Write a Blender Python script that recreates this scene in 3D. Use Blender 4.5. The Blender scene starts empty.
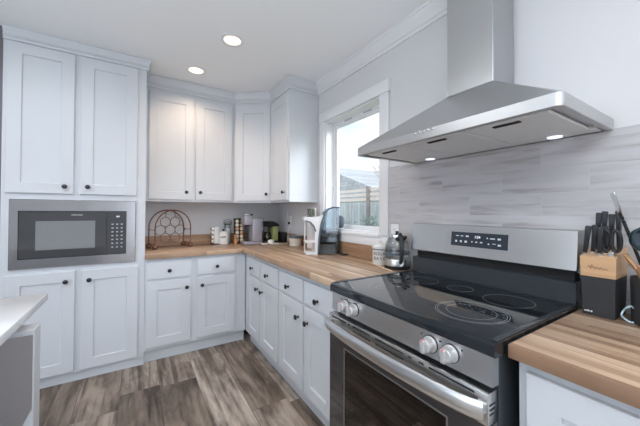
import bpy, bmesh, math, random
from mathutils import Vector, Matrix
random.seed(7)
PI = math.pi
S = bpy.context.scene
C = S.collection

# ------------------------------------------------------------------ camera
def make_camera():
    cx, cy, cz = -1.5135, -3.4186, 1.2785
    yaw, pitch, roll, f, sy = -0.5631, 0.0138, -0.0032, 288.88, 5.51
    F = Vector((-math.sin(yaw)*math.cos(pitch), math.cos(yaw)*math.cos(pitch), math.sin(pitch)))
    R = Vector((math.cos(yaw), math.sin(yaw), 0)); U = R.cross(F)
    c, s = math.cos(roll), math.sin(roll)
    R2 = c*R - s*U; U2 = s*R + c*U
    M = Matrix(((R2.x, U2.x, -F.x, cx), (R2.y, U2.y, -F.y, cy), (R2.z, U2.z, -F.z, cz), (0, 0, 0, 1)))
    cam = bpy.data.cameras.new('camera'); o = bpy.data.objects.new('camera', cam); C.objects.link(o)
    o.matrix_world = M
    cam.sensor_width = 36; cam.sensor_fit = 'HORIZONTAL'; cam.lens = f*36/640
    cam.shift_y = -sy/640; cam.clip_start = 0.02; cam.clip_end = 200
    S.camera = o
make_camera()

# ------------------------------------------------------------------ world, lights, exposure
S.view_settings.view_transform = 'Standard'; S.view_settings.look = 'None'
S.view_settings.gamma = 1; S.view_settings.use_curve_mapping = False
S.view_settings.exposure = 0.10
S.cycles.use_denoising = True
S.cycles.max_bounces = 10; S.cycles.diffuse_bounces = 6
S.cycles.sample_clamp_indirect = 6
def make_world():
    w = bpy.data.worlds.new('sky'); S.world = w; w.use_nodes = True
    nt = w.node_tree; N = nt.nodes; L = nt.links
    bg = N['Background']
    tc = N.new('ShaderNodeTexCoord'); mp = N.new('ShaderNodeMapping'); mp.inputs['Scale'].default_value = (1.6, 1.6, 3.5)
    no = N.new('ShaderNodeTexNoise'); no.inputs['Scale'].default_value = 2.2; no.inputs['Detail'].default_value = 6
    rp = N.new('ShaderNodeValToRGB')
    rp.color_ramp.elements[0].position = .36; rp.color_ramp.elements[0].color = (.56, .72, .95, 1)
    rp.color_ramp.elements[1].position = .58; rp.color_ramp.elements[1].color = (.92, .93, .97, 1)
    L.new(tc.outputs['Generated'], mp.inputs[0]); L.new(mp.outputs[0], no.inputs[0]); L.new(no.outputs[0], rp.inputs[0])
    L.new(rp.outputs[0], bg.inputs[0]); bg.inputs[1].default_value = 1.45
make_world()
def area(name, loc, target, sx, sy, power, col):
    l = bpy.data.lights.new(name, 'AREA'); l.shape = 'RECTANGLE'; l.size = sx; l.size_y = sy; l.energy = power; l.color = col
    o = bpy.data.objects.new(name, l); C.objects.link(o); o.location = loc
    o.rotation_euler = (Vector(target)-Vector(loc)).to_track_quat('-Z', 'Y').to_euler()
    return o
# daylight that enters through the windows of the open-plan room behind and beside the camera
area('daylight_front_window', (-.62, -7.35, 1.3), (-.9, 0, 1.3), 1.2, 2.0, 24, (.76, .88, 1.0))
area('daylight_side_window', (-5.35, -3.6, 1.45), (0, -3.2, 1.35), 3.6, 1.7, 29, (.76, .88, 1.0))
# added upward fill, unseen behind the camera, to brighten the ceiling
area('ceiling_fill_light', (-2.7, -4.3, .05), (-2.6, -4.0, 3), 2.6, 1.4, 60, (.86, .94, 1.0)).data.spread = 1.9
# added overhead fill behind the camera for floor and worktops, no fitting there
area('rear_fill_light', (-1.5, -4.25, 2.44), (-1.5, -4.25, 0), 1.4, 1.4, 24, (.96, .97, 1.0))
# added fill above the island, out of view, lifts the low cabinet fronts
area('island_fill_light', (-2.3, -1.9, 2.44), (-2.3, -1.9, 0), .9, .9, 11, (.97, .98, 1.0))
# soft hazy sun that reaches in through the kitchen window
sl = bpy.data.lights.new('hazy_sun', 'SUN'); sl.energy = 3.2; sl.angle = .5; sl.color = (.90, .96, 1.0)
so = bpy.data.objects.new('hazy_sun', sl); C.objects.link(so); so.location = (6, -8, 6)
so.rotation_euler = Vector((-.62, .66, -.42)).to_track_quat('-Z', 'Y').to_euler()

# ------------------------------------------------------------------ node helpers
def newmat(name):
    m = bpy.data.materials.new(name); m.use_nodes = True
    return m, m.node_tree, m.node_tree.nodes['Principled BSDF']
def setin(b, **k):
    for a, v in k.items():
        a = a.replace('_', ' ')
        if a in b.inputs: b.inputs[a].default_value = v
def mat(name, col, rough=.5, metal=0.0, bump=0.0, bscale=60, var=.04, **k):
    m, nt, b = newmat(name); N, L = nt.nodes, nt.links
    setin(b, Roughness=rough, Metallic=metal, **k)
    tc = N.new('ShaderNodeTexCoord'); no = N.new('ShaderNodeTexNoise'); no.inputs['Scale'].default_value = bscale; no.inputs['Detail'].default_value = 3
    L.new(tc.outputs['Object'], no.inputs[0])
    mx = N.new('ShaderNodeMix'); mx.data_type = 'RGBA'
    mx.inputs[6].default_value = (*[c*(1-var) for c in col], 1); mx.inputs[7].default_value = (*[min(1, c*(1+var)) for c in col], 1)
    L.new(no.outputs[0], mx.inputs[0]); L.new(mx.outputs[2], b.inputs['Base Color'])
    if bump:
        bp = N.new('ShaderNodeBump'); bp.inputs['Strength'].default_value = bump; bp.inputs['Distance'].default_value = .002
        L.new(no.outputs[0], bp.inputs['Height']); L.new(bp.outputs[0], b.inputs['Normal'])
    return m
def brushed(name, col, rough=.3, axis=1, scale=1.0):
    """brushed steel: fine streaks along one object axis"""
    m, nt, b = newmat(name); N, L = nt.nodes, nt.links
    setin(b, Metallic=1.0)
    tc = N.new('ShaderNodeTexCoord'); mp = N.new('ShaderNodeMapping')
    sc = [220*scale]*3; sc[axis] = 2.0
    mp.inputs['Scale'].default_value = sc
    no = N.new('ShaderNodeTexNoise'); no.inputs['Scale'].default_value = 1.5; no.inputs['Detail'].default_value = 3
    L.new(tc.outputs['Object'], mp.inputs[0]); L.new(mp.outputs[0], no.inputs[0])
    mr = N.new('ShaderNodeMapRange'); mr.inputs['To Min'].default_value = rough*.92; mr.inputs['To Max'].default_value = rough*1.1
    L.new(no.outputs[0], mr.inputs[0]); L.new(mr.outputs[0], b.inputs['Roughness'])
    mx = N.new('ShaderNodeMix'); mx.data_type = 'RGBA'
    mx.inputs[6].default_value = (*[c*.975 for c in col], 1); mx.inputs[7].default_value = (*[min(1, c*1.02) for c in col], 1)
    L.new(no.outputs[0], mx.inputs[0]); L.new(mx.outputs[2], b.inputs['Base Color'])
    return m
def math_node(nt, op, a, b=None):
    n = nt.nodes.new('ShaderNodeMath'); n.operation = op
    for i, v in enumerate((a, b)):
        if v is None: continue
        if isinstance(v, (int, float)): n.inputs[i].default_value = v
        else: nt.links.new(v, n.inputs[i])
    return n.outputs[0]
def staves(name, u, v, w, length, ramp, rough, gap=.0015, gapcol=(.1, .08, .06), grain=.35, gscale=(3, 60), offu=0.0, offv=0.0, bump=.15,
           streak=None, fixed_offset=None, spec=.5, blotch=0.0):
    """boards laid along object axis u, rows stacked along axis v; each board draws its own tone from the ramp"""
    m, nt, b = newmat(name); N, L = nt.nodes, nt.links
    setin(b, Roughness=rough, Specular_IOR_Level=spec)
    tc = N.new('ShaderNodeTexCoord'); sp = N.new('ShaderNodeSeparateXYZ'); L.new(tc.outputs['Object'], sp.inputs[0])
    U = math_node(nt, 'ADD', sp.outputs[u], offu); V = math_node(nt, 'ADD', sp.outputs[v], offv)
    rv = math_node(nt, 'DIVIDE', V, w); row = math_node(nt, 'FLOOR', rv); fv = math_node(nt, 'FRACT', rv)
    wn = N.new('ShaderNodeTexWhiteNoise'); wn.noise_dimensions = '1D'; L.new(row, wn.inputs['W'])
    if fixed_offset is None: off = wn.outputs['Value']
    else: off = math_node(nt, 'MULTIPLY', row, fixed_offset)
    ru = math_node(nt, 'ADD', math_node(nt, 'DIVIDE', U, length), off)
    col = math_node(nt, 'FLOOR', ru); fu = math_node(nt, 'FRACT', ru)
    cb = N.new('ShaderNodeCombineXYZ'); L.new(row, cb.inputs[0]); L.new(col, cb.inputs[1])
    w2 = N.new('ShaderNodeTexWhiteNoise'); w2.noise_dimensions = '2D'; L.new(cb.outputs[0], w2.inputs['Vector'])
    rp = N.new('ShaderNodeValToRGB'); cr = rp.color_ramp
    for i, (p, c) in enumerate(ramp):
        e = cr.elements[i] if i < 2 else cr.elements.new(p)
        e.position = p; e.color = (*c, 1)
    L.new(w2.outputs['Value'], rp.inputs[0])
    # grain
    gc = N.new('ShaderNodeCombineXYZ')
    shift = math_node(nt, 'MULTIPLY', w2.outputs['Value'], 37.0)
    L.new(math_node(nt, 'ADD', math_node(nt, 'MULTIPLY', U, gscale[0]), shift), gc.inputs[0])
    L.new(math_node(nt, 'MULTIPLY', V, gscale[1]), gc.inputs[1]); L.new(shift, gc.inputs[2])
    gn = N.new('ShaderNodeTexNoise'); gn.inputs['Scale'].default_value = 1; gn.inputs['Detail'].default_value = 6; gn.inputs['Distortion'].default_value = .25
    L.new(gc.outputs[0], gn.inputs[0])
    mx = N.new('ShaderNodeMix'); mx.data_type = 'RGBA'; mx.blend_type = 'MULTIPLY'; mx.inputs[0].default_value = 1
    gr = N.new('ShaderNodeValToRGB')
    if streak:
        for i, (p, c) in enumerate(streak):
            e = gr.color_ramp.elements[i] if i < 2 else gr.color_ramp.elements.new(p)
            e.position = p; e.color = (*c, 1)
    else:
        gr.color_ramp.elements[0].position = .3; gr.color_ramp.elements[0].color = (1-grain, 1-grain, 1-grain, 1)
        gr.color_ramp.elements[1].position = .7; gr.color_ramp.elements[1].color = (1.08, 1.08, 1.08, 1)
    L.new(gn.outputs[0], gr.inputs[0]); L.new(rp.outputs[0], mx.inputs[6]); L.new(gr.outputs[0], mx.inputs[7])
    out = mx.outputs[2]
    if blotch:
        bn = N.new('ShaderNodeTexNoise'); bn.inputs['Scale'].default_value = 1.0; bn.inputs['Detail'].default_value = 5; bn.inputs['Roughness'].default_value = .65; bn.inputs['Distortion'].default_value = .6
        bc = N.new('ShaderNodeCombineXYZ'); L.new(math_node(nt, 'ADD', math_node(nt, 'MULTIPLY', U, 2.2), shift), bc.inputs[0]); L.new(math_node(nt, 'MULTIPLY', V, 7.0), bc.inputs[1]); L.new(shift, bc.inputs[2])
        L.new(bc.outputs[0], bn.inputs[0])
        br = N.new('ShaderNodeValToRGB'); br.color_ramp.elements[0].position = .36; br.color_ramp.elements[0].color = (1-blotch, 1-blotch*1.05, 1-blotch*1.1, 1)
        br.color_ramp.elements[1].position = .62; br.color_ramp.elements[1].color = (1.12, 1.12, 1.12, 1)
        L.new(bn.outputs[0], br.inputs[0])
        m3 = N.new('ShaderNodeMix'); m3.data_type = 'RGBA'; m3.blend_type = 'MULTIPLY'; m3.inputs[0].default_value = 1
        L.new(out, m3.inputs[6]); L.new(br.outputs[0], m3.inputs[7]); out = m3.outputs[2]
    # gaps
    gv = math_node(nt, 'LESS_THAN', fv, gap/w); gu = math_node(nt, 'LESS_THAN', fu, gap/length)
    g = math_node(nt, 'MAXIMUM', gv, gu)
    m2 = N.new('ShaderNodeMix'); m2.data_type = 'RGBA'; L.new(g, m2.inputs[0]); L.new(out, m2.inputs[6]); m2.inputs[7].default_value = (*gapcol, 1)
    L.new(m2.outputs[2], b.inputs['Base Color'])
    if bump:
        bp = N.new('ShaderNodeBump'); bp.inputs['Strength'].default_value = bump; bp.inputs['Distance'].default_value = .0015
        L.new(math_node(nt, 'SUBTRACT', gn.outputs[0], math_node(nt, 'MULTIPLY', g, 1.5)), bp.inputs['Height']); L.new(bp.outputs[0], b.inputs['Normal'])
    return m
def glassmat(name, tint=(1, 1, 1), refl=.06, rough=.0, k=.55):
    m = bpy.data.materials.new(name); m.use_nodes = True; nt = m.node_tree; N, L = nt.nodes, nt.links
    N.remove(N['Principled BSDF'])
    t = N.new('ShaderNodeBsdfTransparent'); t.inputs[0].default_value = (*tint, 1)
    g = N.new('ShaderNodeBsdfGlossy'); g.inputs['Roughness'].default_value = rough
    lw = N.new('ShaderNodeLayerWeight'); lw.inputs[0].default_value = .35
    mx = N.new('ShaderNodeMixShader')
    L.new(math_node(nt, 'ADD', math_node(nt, 'MULTIPLY', lw.outputs['Fresnel'], k), refl), mx.inputs[0])
    L.new(t.outputs[0], mx.inputs[1]); L.new(g.outputs[0], mx.inputs[2]); L.new(mx.outputs[0], N['Material Output'].inputs[0])
    return m
def emit(name, col, strength):
    m, nt, b = newmat(name); setin(b, Roughness=.4); b.inputs['Base Color'].default_value = (*col, 1)
    b.inputs['Emission Color'].default_value = (*col, 1); b.inputs['Emission Strength'].default_value = strength
    return m

M = {}
M['wall'] = mat('wall_paint', (.72, .72, .735), .75, bump=.08, bscale=220, var=.012)
M['ceiling'] = mat('ceiling_paint', (.93, .95, .97), .85, bump=.1, bscale=180, var=.012)
M['trim'] = mat('trim_paint', (.84, .85, .87), .4, var=.01)
M['cab'] = mat('cabinet_paint', (.67, .70, .74), .38, var=.012, bscale=12)
M['dark_strip'] = mat('dark_grey_paint', (.16, .15, .17), .5)
M['knob'] = mat('dark_bronze', (.05, .05, .055), .35, .7, var=.2)
M['steel'] = brushed('brushed_steel_y', (.66, .65, .63), .30, 1)
M['steel_x'] = brushed('brushed_steel_x', (.62, .615, .61), .26, 0)
M['steel_z'] = brushed('brushed_steel_z', (.50, .51, .515), .32, 2)
M['hood'] = brushed('hood_steel', (.58, .58, .58), .34, 1)
M['filter'] = mat('filter_steel', (.80, .81, .81), .5, .35, var=.03)
M['chrome'] = mat('polished_steel', (.80, .80, .80), .16, 1.0, var=.02)
M['handle'] = mat('satin_steel', (.78, .79, .80), .28, 1.0, var=.02)
M['knobsilver'] = mat('knob_silver', (.68, .68, .68), .35, .55, var=.02)
M['black'] = mat('black_enamel', (.040, .046, .053), .22, var=.1)
M['blackglass'] = mat('black_glass', (.012, .016, .020), .04, var=.1, Specular_IOR_Level=.7)
M['ovenglass'] = mat('oven_glass', (.045, .042, .042), .05, var=.1, Specular_IOR_Level=.8)
M['ovenwin'] = mat('oven_inner_window', (.085, .078, .078), .06, var=.1, Specular_IOR_Level=.8)
M['mwglass'] = mat('microwave_glass', (.06, .062, .066), .10, var=.1, Specular_IOR_Level=.7)
M['mwwin'] = mat('microwave_window_mesh', (.23, .24, .25), .12, var=.05, Specular_IOR_Level=.7)
M['display'] = mat('display_glass', (.035, .045, .06), .15, var=.1)
M['ring'] = mat('burner_print', (.22, .23, .24), .15)
M['slot'] = mat('dark_slot', (.015, .015, .016), .7)
M['print'] = mat('pale_print', (.75, .77, .80), .5)
M['red'] = mat('red_mark', (.72, .22, .28), .4)
M['clock'] = emit('clock_digits', (.80, .90, 1.0), .9)
M['wood_l'] = staves('butcher_block', 1, 0, .030, .95, [(0, (.32, .195, .125)), (.35, (.47, .315, .21)), (.7, (.58, .405, .275)), (1, (.74, .55, .39))], .30, gap=.0006, gapcol=(.16, .09, .05), grain=.34, gscale=(3, 150), bump=.03, spec=.32)
M['wood_b'] = staves('butcher_block_back', 0, 1, .030, .95, [(0, (.32, .195, .125)), (.35, (.47, .315, .21)), (.7, (.58, .405, .275)), (1, (.74, .55, .39))], .30, gap=.0006, gapcol=(.16, .09, .05), grain=.34, gscale=(3, 150), bump=.03, spec=.32)
M['wood_uy'] = staves('upstand_wood', 1, 2, .035, .62, [(0, (.36, .21, .125)), (1, (.52, .33, .205))], .35, gap=.0006, gapcol=(.16, .09, .05), grain=.3, gscale=(5, 110), bump=.03)
M['wood_ux'] = staves('upstand_wood_back', 0, 2, .035, .62, [(0, (.36, .21, .125)), (1, (.52, .33, .205))], .35, gap=.0006, gapcol=(.16, .09, .05), grain=.3, gscale=(5, 110), bump=.03)
M['floor'] = staves('rustic_planks', 1, 0, .242, 1.22, [(0, (.18, .14, .11)), (.3, (.29, .235, .19)), (.55, (.40, .34, .29)), (.8, (.54, .475, .415)), (1, (.70, .64, .57))], .42, gap=.003, gapcol=(.10, .075, .06), grain=.5, gscale=(2.2, 32), bump=.10, offv=.155, blotch=.66, offu=.35,
                   streak=[(.33, (.36, .33, .31)), (.43, (.78, .75, .73)), (.52, (1.02, 1.02, 1.02)), (.70, (1.16, 1.16, 1.16))])
M['tile'] = staves('marble_look_tile', 1, 2, .1016, .325, [(0, (.53, .52, .535)), (.5, (.545, .535, .55)), (1, (.565, .555, .57))], .22, gap=.0014, gapcol=(.60, .60, .61), gscale=(3.4, 30), bump=0, offv=-.041, offu=2.538, fixed_offset=.5,
                   streak=[(.28, (.68, .65, .645)), (.40, (.90, .885, .88)), (.50, (1, 1, 1)), (.72, (1.06, 1.06, 1.07))])
M['glass'] = glassmat('window_glass', (1, 1, 1), .0, k=.18)
M['clearglass'] = glassmat('clear_glass', (.88, .90, .90), .07)
M['smoke'] = glassmat('smoky_blue_plastic', (.42, .52, .57), .07, .05)
M['whiteplastic'] = mat('white_plastic', (.82, .82, .83), .3, var=.01)
M['ceramic'] = mat('white_ceramic', (.80, .80, .78), .2, var=.02)
M['greyplastic'] = mat('lavender_grey_plastic', (.42, .41, .47), .35, .25, var=.02)
M['blackplastic'] = mat('black_plastic', (.022, .023, .026), .35, var=.1)
M['navy'] = mat('dark_teal_silicone', (.022, .045, .06), .4, var=.1)
M['green'] = mat('lime_green_plastic', (.40, .46, .17), .35, var=.04)
M['cream'] = mat('cream_plastic', (.78, .74, .66), .45, var=.03)
M['slate'] = mat('slate_blue_lid', (.10, .13, .16), .4, var=.05)
M['copper'] = mat('bronzed_iron', (.22, .105, .065), .38, .75, var=.25, bscale=90)
M['block'] = mat('black_stoneware_paint', (.028, .029, .032), .55, bump=.3, bscale=300, var=.35)
M['beech'] = staves('beech_wood', 1, 2, .05, .6, [(0, (.60, .36, .19)), (1, (.68, .43, .24))], .45, gap=0, grain=.14, gscale=(6, 160), bump=.02)
M['spoon'] = mat('spoon_wood', (.52, .29, .15), .5, var=.12, bscale=40)
M['stickwood'] = mat('pale_stick_wood', (.72, .52, .34), .5, var=.08, bscale=40)
M['cable'] = mat('pale_blue_cable', (.50, .68, .74), .45)
M['whitecable'] = mat('white_cable', (.80, .79, .74), .45)
M['pod_a'] = mat('pod_foil_cream', (.72, .62, .45), .35, .2, var=.1)
M['pod_b'] = mat('pod_foil_copper', (.55, .28, .14), .35, .4, var=.1)
M['quartz'] = mat('white_quartz', (.80, .81, .83), .12, var=.02, bscale=9)
M['binsteel'] = brushed('bin_steel', (.47, .46, .47), .30, 2)
M['fence'] = staves('fence_boards', 2, 1, .14, 3, [(0, (.50, .56, .56)), (1, (.68, .72, .71))], .8, gap=.012, gapcol=(.2, .22, .2), grain=.3)
M['fencerail'] = mat('fence_rail_wood', (.74, .67, .58), .8, var=.1, bscale=12)
M['leaf'] = mat('shrub_leaves', (.22, .31, .25), .7, var=.5, bscale=8)
M['bark'] = mat('grey_bark', (.30, .27, .25), .9, var=.2, bscale=20)
M['ground'] = mat('lawn_ground', (.28, .32, .20), .9, var=.3, bscale=4)
M['bluemetal'] = mat('pale_blue_roof_metal', (.24, .38, .58), .5, var=.05, bscale=4)
M['shingle'] = staves('grey_shingles', 1, 2, .16, .3, [(0, (.48, .52, .54)), (1, (.64, .66, .67))], .9, gap=.012, gapcol=(.2, .21, .22), grain=.4, gscale=(8, 8), bump=0)
M['siding'] = mat('pale_house_siding', (.60, .62, .62), .8, var=.05)
def picture_mat():
    m, nt, b = newmat('foliage_picture'); N, L = nt.nodes, nt.links
    tc = N.new('ShaderNodeTexCoord'); no = N.new('ShaderNodeTexNoise'); no.inputs['Scale'].default_value = 38; no.inputs['Detail'].default_value = 4
    rp = N.new('ShaderNodeValToRGB'); rp.color_ramp.elements[0].position = .4; rp.color_ramp.elements[0].color = (.07, .10, .07, 1)
    rp.color_ramp.elements[1].position = .62; rp.color_ramp.elements[1].color = (.42, .45, .40, 1)
    L.new(tc.outputs['Object'], no.inputs[0]); L.new(no.outputs[0], rp.inputs[0]); L.new(rp.outputs[0], b.inputs['Base Color'])
    setin(b, Roughness=.4); return m
M['picture'] = picture_mat()

# ------------------------------------------------------------------ mesh helpers
class MB:
    def __init__(s): s.bm = bmesh.new()
    def box(s, x0, x1, y0, y1, z0, z1, bev=0.0, seg=2, edges=None):
        vs = [s.bm.verts.new((x, y, z)) for z in (z0, z1) for x, y in ((x0, y0), (x1, y0), (x1, y1), (x0, y1))]
        fs = [(0, 3, 2, 1), (4, 5, 6, 7), (0, 1, 5, 4), (1, 2, 6, 5), (2, 3, 7, 6), (3, 0, 4, 7)]
        faces = [s.bm.faces.new([vs[i] for i in f]) for f in fs]
        if bev:
            es = list({e for f in faces for e in f.edges})
            if edges: es = [e for e in es if edges(e.verts[0].co, e.verts[1].co)]
            bmesh.ops.bevel(s.bm, geom=es, offset=bev, segments=seg, affect='EDGES', clamp_overlap=True, profile=.5)
        return s
    def rings(s, rings, cap0=True, cap1=True, closed=False):
        R = [[s.bm.verts.new(p) for p in r] for r in rings]
        n = len(R[0]); pairs = list(zip(R, R[1:])) + ([(R[-1], R[0])] if closed else [])
        for a, b in pairs:
            for i in range(n):
                j = (i+1) % n
                s.bm.faces.new((a[i], a[j], b[j], b[i]))
        if not closed:
            if cap0: s.bm.faces.new(list(reversed(R[0])))
            if cap1: s.bm.faces.new(R[-1])
        return s
    def lathe(s, prof, c=(0, 0, 0), axis='z', seg=24, cap0=True, cap1=True):
        rr = []
        for r, h in prof:
            r = max(r, 1e-4); ring = []
            for k in range(seg):
                a = 2*PI*k/seg; u, v = r*math.cos(a), r*math.sin(a)
                p = {'z': (u, v, h), 'x': (h, u, v), 'y': (v, h, u), '-y': (u, -h, v), '-x': (-h, v, u), '-z': (v, u, -h)}[axis]
                ring.append((p[0]+c[0], p[1]+c[1], p[2]+c[2]))
            rr.append(ring)
        return s.rings(rr, cap0, cap1)
    def tube(s, pts, r, seg=8, closed=False):
        pts = [Vector(p) for p in pts]; n = len(pts); rr = []; up = None
        for i, p in enumerate(pts):
            if closed: t = pts[(i+1) % n]-pts[i-1]
            else: t = pts[min(i+1, n-1)]-pts[max(i-1, 0)]
            t.normalize()
            if up is None: up = Vector((0, 0, 1)) if abs(t.z) < .9 else Vector((1, 0, 0))
            a = t.cross(up)
            if a.length < 1e-4: a = t.orthogonal()
            a.normalize(); b = a.cross(t).normalized(); up = b
            rad = r[i] if isinstance(r, (list, tuple)) else r
            rr.append([tuple(p + rad*(math.cos(2*PI*k/seg)*a + math.sin(2*PI*k/seg)*b)) for k in range(seg)])
        return s.rings(rr, closed=closed)
    def prism(s, poly, plane, a0, a1):
        """polygon in a plane ('xy','xz','yz') extruded along the third axis"""
        def P(p, a): return {'xy': (p[0], p[1], a), 'xz': (p[0], a, p[1]), 'yz': (a, p[0], p[1])}[plane]
        return s.rings([[P(p, a0) for p in poly], [P(p, a1) for p in poly]])
    def frame(s, x0, x1, z0, z1, w, y0, y1, wb=None):
        """rectangular picture-frame ring in the xz plane between depths y0 and y1"""
        def r(i, y): return [(x0+i, y, z0+i), (x1-i, y, z0+i), (x1-i, y, z1-i), (x0+i, y, z1-i)]
        return s.rings([r(0, y1), r(0, y0), r(w, y0), r(w, y1)], closed=True)
    def build(s, name, m, parent=None, loc=None, rotz=None, smooth=True, ang=35):
        bmesh.ops.recalc_face_normals(s.bm, faces=s.bm.faces[:])
        me = bpy.data.meshes.new(name); s.bm.to_mesh(me); s.bm.free()
        me.materials.append(m)
        if smooth:
            for p in me.polygons: p.use_smooth = True
            me.set_sharp_from_angle(angle=math.radians(ang))
        o = bpy.data.objects.new(name, me); C.objects.link(o)
        if parent is not None: o.parent = parent
        if loc is not None: o.location = loc
        if rotz is not None: o.rotation_euler = (0, 0, rotz)
        return o
def tag(o, label, cat, group=None):
    o['label'] = label; o['category'] = cat
    if group: o['group'] = group
    return o
def thing(name, label, cat, loc=(0, 0, 0), rotz=0, group=None):
    o = bpy.data.objects.new(name, None); C.objects.link(o); o.location = loc; o.rotation_euler = (0, 0, rotz)
    o.empty_display_size = .1
    return tag(o, label, cat, group)
def struct(name, mb, m, parent=None):
    o = mb.build(name, m, parent)
    if parent is None: o['kind'] = 'structure'
    return o
def text_obj(name, body, size, m, parent, loc, rot, align='CENTER', extrude=.0004):
    cu = bpy.data.curves.new(name, 'FONT'); cu.body = body; cu.size = size; cu.extrude = extrude; cu.align_x = align; cu.align_y = 'CENTER'
    t = bpy.data.objects.new(name+'_tmp', cu); C.objects.link(t)
    dg = bpy.context.evaluated_depsgraph_get(); me = bpy.data.meshes.new_from_object(t.evaluated_get(dg))
    C.objects.unlink(t); bpy.data.objects.remove(t)
    me.materials.clear(); me.materials.append(m)
    o = bpy.data.objects.new(name, me); C.objects.link(o); o.parent = parent; o.location = loc; o.rotation_euler = rot
    return o

# ------------------------------------------------------------------ the room
HC = 2.542                    # ceiling height
XL, YF = -5.5, -7.5
struct('floor', MB().box(XL, .15, YF, .15, -.10, 0), M['floor'])
struct('ceiling', MB().box(XL, .15, YF, .15, HC, HC+.1), M['ceiling'])
struct('wall_back', MB().box(XL, 0, 0, .15, 0, HC), M['wall'])
# right wall with the window opening
WY0, WY1, WZ0, WZ1 = -1.862, -1.118, 1.112, 2.135
def right_wall():
    mb = MB()
    O = [(YF, 0), (.15, 0), (.15, HC), (YF, HC)]; I = [(WY0, WZ0), (WY1, WZ0), (WY1, WZ1), (WY0, WZ1)]
    mb.rings([[(.15, *p) for p in O], [(0, *p) for p in O], [(0, *p) for p in I], [(.15, *p) for p in I]], closed=True)
    struct('wall_right', mb, M['wall'])
right_wall()
# far walls of the open-plan room with the openings the daylight comes in by
def pierced(name, axis, a, b, o0, o1, z0, z1, c0, c1):
    O = [(a, 0), (b, 0), (b, HC), (a, HC)]; I = [(o0, z0), (o1, z0), (o1, z1), (o0, z1)]
    P = (lambda p, d: (p[0], d, p[1])) if axis == 'x' else (lambda p, d: (d, p[0], p[1]))
    mb = MB().rings([[P(p, c0) for p in O], [P(p, c1) for p in O], [P(p, c1) for p in I], [P(p, c0) for p in I]], closed=True)
    struct(name, mb, M['wall'])
pierced('wall_front', 'x', XL, .15, -1.25, -.0, .25, 2.35, YF-.15, YF)
pierced('wall_left', 'y', YF, .15, -5.4, -1.8, .6, 2.3, XL-.15, XL)
# tile field on the right wall
struct('trim_1', MB().box(-.010, 0, -4.6, -1.948, .914, 1.592), M['tile'])
# crown mouldings
def crown_profile(h, d):
    return [(0, 0), (.012, 0), (.012, .018), (.022, .026), (d*.45, h*.45), (d*.82, h*.74), (d*.86, h-.016), (d, h-.012), (d, h), (0, h)]
def crown_run(path, h, d, ztop):
    """path: (x, y, nx, ny) corner points with outward mitre vectors"""
    return [[(x+nx*o, y+ny*o, ztop-h+z) for o, z in crown_profile(h, d)] for x, y, nx, ny in path]
struct('trim_2', MB().rings(crown_run([(-.0, YF, -1, 0), (-.0, -.99, -1, 0)], .112, .055, HC)), M['trim'])

# ---- window
w = bpy.data.objects.new('window_1', None); C.objects.link(w); w['kind'] = 'structure'; w.location = (0, (WY0+WY1)/2, WZ0)
wy = (WY0+WY1)/2
def wbox(x0, x1, y0, y1, z0, z1, bev=.003): return MB().box(x0, x1, y0-wy, y1-wy, z0-WZ0, z1-WZ0, bev)
wbox(-.02, 0, WY0-.088, WY0, WZ0, WZ1).build('casing', M['trim'], w)
wbox(-.02, 0, WY1, WY1+.072, WZ0, WZ1).build('casing', M['trim'], w)
wbox(-.026, 0, WY0-.100, WY1+.080, WZ1, WZ1+.088).build('head_casing', M['trim'], w)
wbox(-.024, 0, WY0-.088, WY1+.072, 1.022, WZ0-.022).build('apron', M['trim'], w)
wbox(-.035, .15, WY0-.0, WY1+.0, WZ0-.022, WZ0).build('sill', M['trim'], w)
def wframe(x0, x1, y0, y1, z0, z1, t):
    def r(i, x): return [(x, y0+i-wy, z0+i-WZ0), (x, y1-i-wy, z0+i-WZ0), (x, y1-i-wy, z1-i-WZ0), (x, y0+i-wy, z1-i-WZ0)]
    return MB().rings([r(0, x1), r(0, x0), r(t, x0), r(t, x1)], closed=True)
wframe(.0, .10, WY0, WY1, WZ0, WZ1, .012).build('jamb_liner', M['trim'], w)
fr = wframe(.085, .14, WY0+.012, WY1-.012, WZ0+.002, WZ1-.012, .022).build('window_frame', M['trim'], w)
sash = wframe(.097, .125, WY0+.034, WY1-.034, WZ0+.024, WZ1-.034, .022).build('sash', M['trim'], w)
wbox(.109, .113, WY0+.054, WY1-.054, WZ0+.044, WZ1-.054, 0).build('pane', M['glass'], sash)
for q in (-1.62, -1.36):
    wbox(.082, .09, q-.055, q+.055, WZ1-.032, WZ1-.020, .002).build('vent_slot', mat('grey_vent', (.45, .47, .5), .5), w)

# dark grey strip left of the tall cabinet
struct('trim_3', MB().box(-2.42, -2.303, -.60, 0, 0, HC), M['dark_strip'])

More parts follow.
